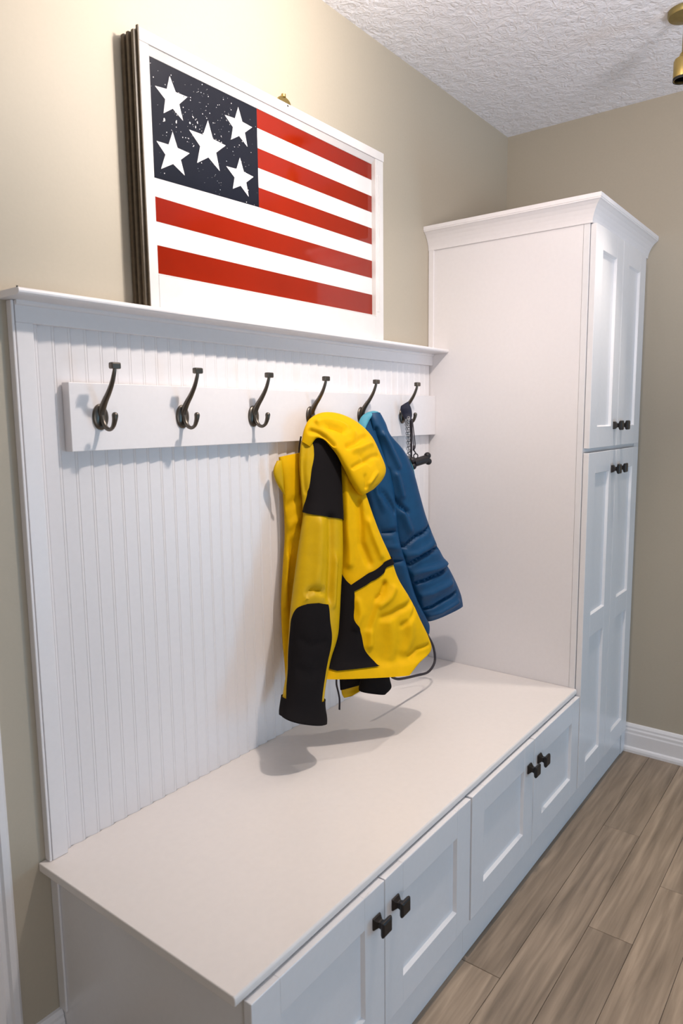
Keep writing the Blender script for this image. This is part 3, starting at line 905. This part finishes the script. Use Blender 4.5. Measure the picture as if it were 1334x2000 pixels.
class Cloth:
    def __init__(self, name):
        e, rows = CLOTH[name]
        self.e = e
        self.rows = [(Vector(r[0:3]), Vector(r[3:6]), r[6], r[7]) for r in rows]
        self.folds = []
        for pts, w, h in CREASE.get(name, ()):
            poly = []
            for (a0, t0), (a1, t1) in zip(pts, pts[1:]):
                for k in range(4):
                    f = k / 4
                    poly.append(self.base(a0 + (a1 - a0) * f, t0 + (t1 - t0) * f)[0])
            poly.append(self.base(*pts[-1])[0])
            self.folds.append((poly, w, h))

    def base(self, a, t):
        r = self.rows
        n = len(r) - 1
        x = min(max(t, 0.0), 1.0) * n
        i = min(int(x), n - 1)
        f = x - i
        ix = [max(0, min(n, j)) for j in (i - 1, i, i + 1, i + 2)]
        Lp, Rp, tf, tb = (_cat(r[ix[0]][k], r[ix[1]][k], r[ix[2]][k], r[ix[3]][k], f) for k in range(4))
        C, A = (Lp + Rp) / 2, (Rp - Lp) / 2
        ah = A.normalized()
        N = (OUT - ah * OUT.dot(ah)).normalized()
        c, s = math.cos(a), math.sin(a)
        P = C + A * math.copysign(abs(c) ** self.e, c) + N * ((tf if s > 0 else tb) * math.copysign(abs(s) ** self.e, s))
        return P, N, s

    @staticmethod
    def dist2(P, poly):
        best = 9.0
        for q, s in zip(poly, poly[1:]):
            d = s - q
            l = d.length_squared
            f = 0.0 if l < 1e-12 else min(1.0, max(0.0, (P - q).dot(d) / l))
            best = min(best, (P - q - d * f).length_squared)
        return best

    def at(self, a, t):
        P, N, s = self.base(a, t)
        if s > 0:
            d = 0.0
            for poly, w, h in self.folds:
                m = self.dist2(P, poly)
                if m < 9 * w * w:
                    d += 1.9 * h * math.exp(-m / (w * w))
            P = P + N * d * min(1.0, s * 2.2)
        return P

    def normal(self, a, t):
        ta = self.at(a + 0.02, t) - self.at(a - 0.02, t)
        tt = self.at(a, min(1, t + 0.01)) - self.at(a, max(0, t - 0.01))
        n = ta.cross(tt).normalized()
        c = self.base(math.pi / 2, t)[0] * 0.5 + self.base(-math.pi / 2, t)[0] * 0.5
        return n if n.dot(self.at(a, t) - c) > 0 else -n

    def body(self, name, m, parent, front=36, back=12, run=60, tail=None):
        bm = bmesh.new()
        ang = [math.pi * k / front for k in range(front)] + [math.pi + math.pi * k / back for k in range(back)]
        rings = [[bm.verts.new(self.at(a, j / run)) for a in ang] for j in range(run + 1)]
        n = len(ang)
        for p, q in zip(rings, rings[1:]):
            for i in range(n):
                bm.faces.new((p[i], p[(i + 1) % n], q[(i + 1) % n], q[i]))
        for ring in (rings[0], rings[-1]):
            bm.faces.new(ring)
        if tail:
            m = [m, tail[1]]
            keep = {v for j, r in enumerate(rings) if j / run > tail[0] for v in r}
            for f in bm.faces:
                if all(v in keep for v in f.verts):
                    f.material_index = 1
        return obj(name, bm, m, parent, smooth=True, angle=70)

    def patch(self, name, m, parent, left, right, nu=32, nv=60, off=0.0032):
        """a cloth panel sewn on the piece, between two lines given as (angle, run)"""
        def along(l, f):
            x = f * (len(l) - 1)
            i = min(int(x), len(l) - 2)
            ix = [max(0, min(len(l) - 1, j)) for j in (i - 1, i, i + 1, i + 2)]
            return [_cat(l[ix[0]][k], l[ix[1]][k], l[ix[2]][k], l[ix[3]][k], x - i) for k in (0, 1)]
        bm = bmesh.new()
        g = []
        for j in range(nv + 1):
            p, q = along(left, j / nv), along(right, j / nv)
            row = []
            for i in range(nu + 1):
                f = i / nu
                a, t = p[0] + (q[0] - p[0]) * f, p[1] + (q[1] - p[1]) * f
                row.append(bm.verts.new(self.at(a, t) + self.normal(a, t) * off))
            g.append(row)
        for p, q in zip(g, g[1:]):
            for i in range(nu):
                bm.faces.new((p[i], p[i + 1], q[i + 1], q[i]))
        o = obj(name, bm, m, parent, smooth=True)
        return o


jk = thing('rain_jacket', 'yellow and black hooded rain jacket hanging by its hood on the fourth hook', 'jacket', (0, 0, 0), 'coats on the rack')
Cloth('back_panel').body('back_panel', M['yellow'], jk, 32, 10, 90)
Cloth('flap').body('pocket_flap', M['yellow_dull'], jk, 16, 8, 16)
sl = Cloth('sleeve')
slo = sl.body('sleeve', M['yellow_dull'], jk, 52, 14, 120, (0.86, M['black']))
sl.patch('shoulder_yoke', M['black'], slo, [(3.5, 0.0), (3.5, 0.12), (3.5, 0.19), (3.4, 0.327)], [(-0.35, 0.0), (-0.35, 0.12), (-0.35, 0.19), (-0.35, 0.345)])
sl.patch('elbow_patch', M['black'], slo, ELBOW_L, ELBOW_R)
sl.patch('cuff', M['black'], slo, [(math.pi, 0.838), (math.pi, 1.0)], [(-math.pi, 0.838), (-math.pi, 1.0)], 44, 8, 0.0035)
bd = Cloth('body')
bdo = bd.body('body', M['yellow'], jk, 76, 16, 130)
bd.patch('side_panel', M['black'], bdo, SIDE_L, SIDE_R, 26, 90, 0.0040)
bd.patch('chest_band', M['black'], bdo, BAND_U, BAND_D, 8, 60, 0.0036)
Cloth('hood').body('hood', M['yellow'], jk, 44, 14, 100)
Cloth('hood_side').body('hood_edge', M['yellow_dull'], jk, 20, 8, 40)
Cloth('inner_flap').body('inner_hem', M['yellow_dull'], jk, 20, 8, 24)
fl = Cloth('inner_flap')
fl.patch('hem_facing', M['black'], jk, [(3.3, 0.02), (3.3, 0.55)], [(-0.2, 0.02), (-0.2, 0.40)], 16, 10, 0.002)
Cloth('far_cuff').body('far_cuff', M['black'], jk, 20, 10, 20)
bm = bmesh.new()
tube(bm, spline(PULL, 5), 0.0032, 8, flat=0.6)
obj('zipper_pull', bm, M['cord'], jk, smooth=True)
bm = bmesh.new()
tube(bm, spline(HANG, 4), 0.0022, 8)
obj('hanging_loop', bm, M['cord'], jk, smooth=True)

pf = thing('puffer_jacket', 'blue quilted puffer jacket with light blue lining, hanging behind the yellow jacket', 'jacket', (0, 0, 0), 'coats on the rack')
Cloth('blue_body').body('body', M['blue'], pf, 40, 12, 90)
Cloth('blue_sleeve').body('sleeve', M['blue'], pf, 60, 14, 140)
Cloth('collar').body('collar_lining', M['cyan'], pf, 20, 8, 24)
Cloth('trim').body('lining_edge', M['cyan'], pf, 14, 8, 20)
bm = bmesh.new()
tube(bm, spline(DRAW, 6), 0.0040, 10)
obj('drawcord', bm, M['cord'], pf, smooth=True)

# ------------------------------------------------------------------ dog leash and bag dispenser on the last hook
ls = thing('dog_leash', 'dog leash with navy strap loop and silver chain on the last hook', 'leash', (0, 0, 0))
Cloth('webbing').body('strap_loop', M['navy_web'], ls, 20, 10, 20)
bm = bmesh.new()
for strand in (CHAIN1, CHAIN2):
    pts = spline(strand, 10)
    for i, p in enumerate(pts):
        d = (pts[min(i + 1, len(pts) - 1)] - pts[max(i - 1, 0)]).normalized()
        side = Vector((0.6, -0.8, 0)) if i % 2 else Vector((0.8, 0.6, 0))
        ring = [p + d * (0.0054 * math.cos(2 * math.pi * k / 10)) + side * (0.0036 * math.sin(2 * math.pi * k / 10)) for k in range(11)]
        tube(bm, ring, 0.0013, 5, cap=False)
ch = obj('chain', bm, M['chrome'], ls, smooth=True)
ch['kind'] = 'stuff'
bm = bmesh.new()
for k in range(6):
    c = Vector(CHAIN2[0]) + Vector((0.003 * math.sin(k * 2.1), -0.002 * math.cos(k), 0.006 - 0.0035 * k))
    ring = [c + Vector((0.6, -0.8, 0)) * (0.0045 * math.cos(2 * math.pi * q / 10)) + Vector((0.1, 0.1, 1)) * (0.0035 * math.sin(2 * math.pi * q / 10)) for q in range(11)]
    tube(bm, ring, 0.0010, 5, cap=False)
obj('end_ring', bm, M['chrome'], ls, smooth=True)
bm = bmesh.new()
pts = spline(STRAP, 8)
tube(bm, pts, 0.0042, 8, flat=0.35)
obj('strap', bm, M['cord'], ls, smooth=True)

bn = thing('bag_dispenser', 'black bone-shaped bag dispenser dangling by a thin cord from the last hook', 'dispenser', (0, 0, 0))
b0, b1 = Vector(BONE[0]), Vector(BONE[1])
ax = (b1 - b0).normalized()
pp = (Vector((0, 0, 1)) - ax * ax.z).normalized()
bm = bmesh.new()
tube(bm, [b0, b0 + ax * 0.008, b1 - ax * 0.008, b1], [0.0125, 0.0135, 0.0135, 0.0125], 20)
for c, s in ((b0, -1), (b1, 1)):
    for q in (-1, 1):
        bmesh.ops.create_icosphere(bm, subdivisions=3, radius=0.0112, matrix=Matrix.Translation(c + ax * s * 0.004 + pp * q * 0.0095))
obj('bone_case', bm, M['bone'], bn, smooth=True, angle=60)
bm = bmesh.new()
rc = Vector(RING) - Vector((0, 0, 0.003))
rg = [rc + Vector((0.62, -0.78, 0)) * (0.0068 * math.cos(2 * math.pi * k / 16)) + Vector((0, 0, 1)) * (0.0075 * math.sin(2 * math.pi * k / 16)) for k in range(17)]
tube(bm, rg, 0.0019, 6, cap=False)
obj('carry_ring', bm, M['bone'], bn, smooth=True)
bm = bmesh.new()
tube(bm, spline(CORD, 6), 0.0017, 7)
tube(bm, spline(CORD2, 6), 0.0017, 7)
tube(bm, [Vector(CORD2[-1]) + Vector((0, 0, 0.006)), Vector(CORD2[-1]) - Vector((0.001, 0, 0.010))], 0.0034, 8)
tube(bm, [Vector(CORD2[-1]) - Vector((0.001, 0, 0.008)), Vector(RING) + Vector((0, 0, 0.0065))], 0.0020, 8)
obj('cord', bm, M['cord'], bn, smooth=True)
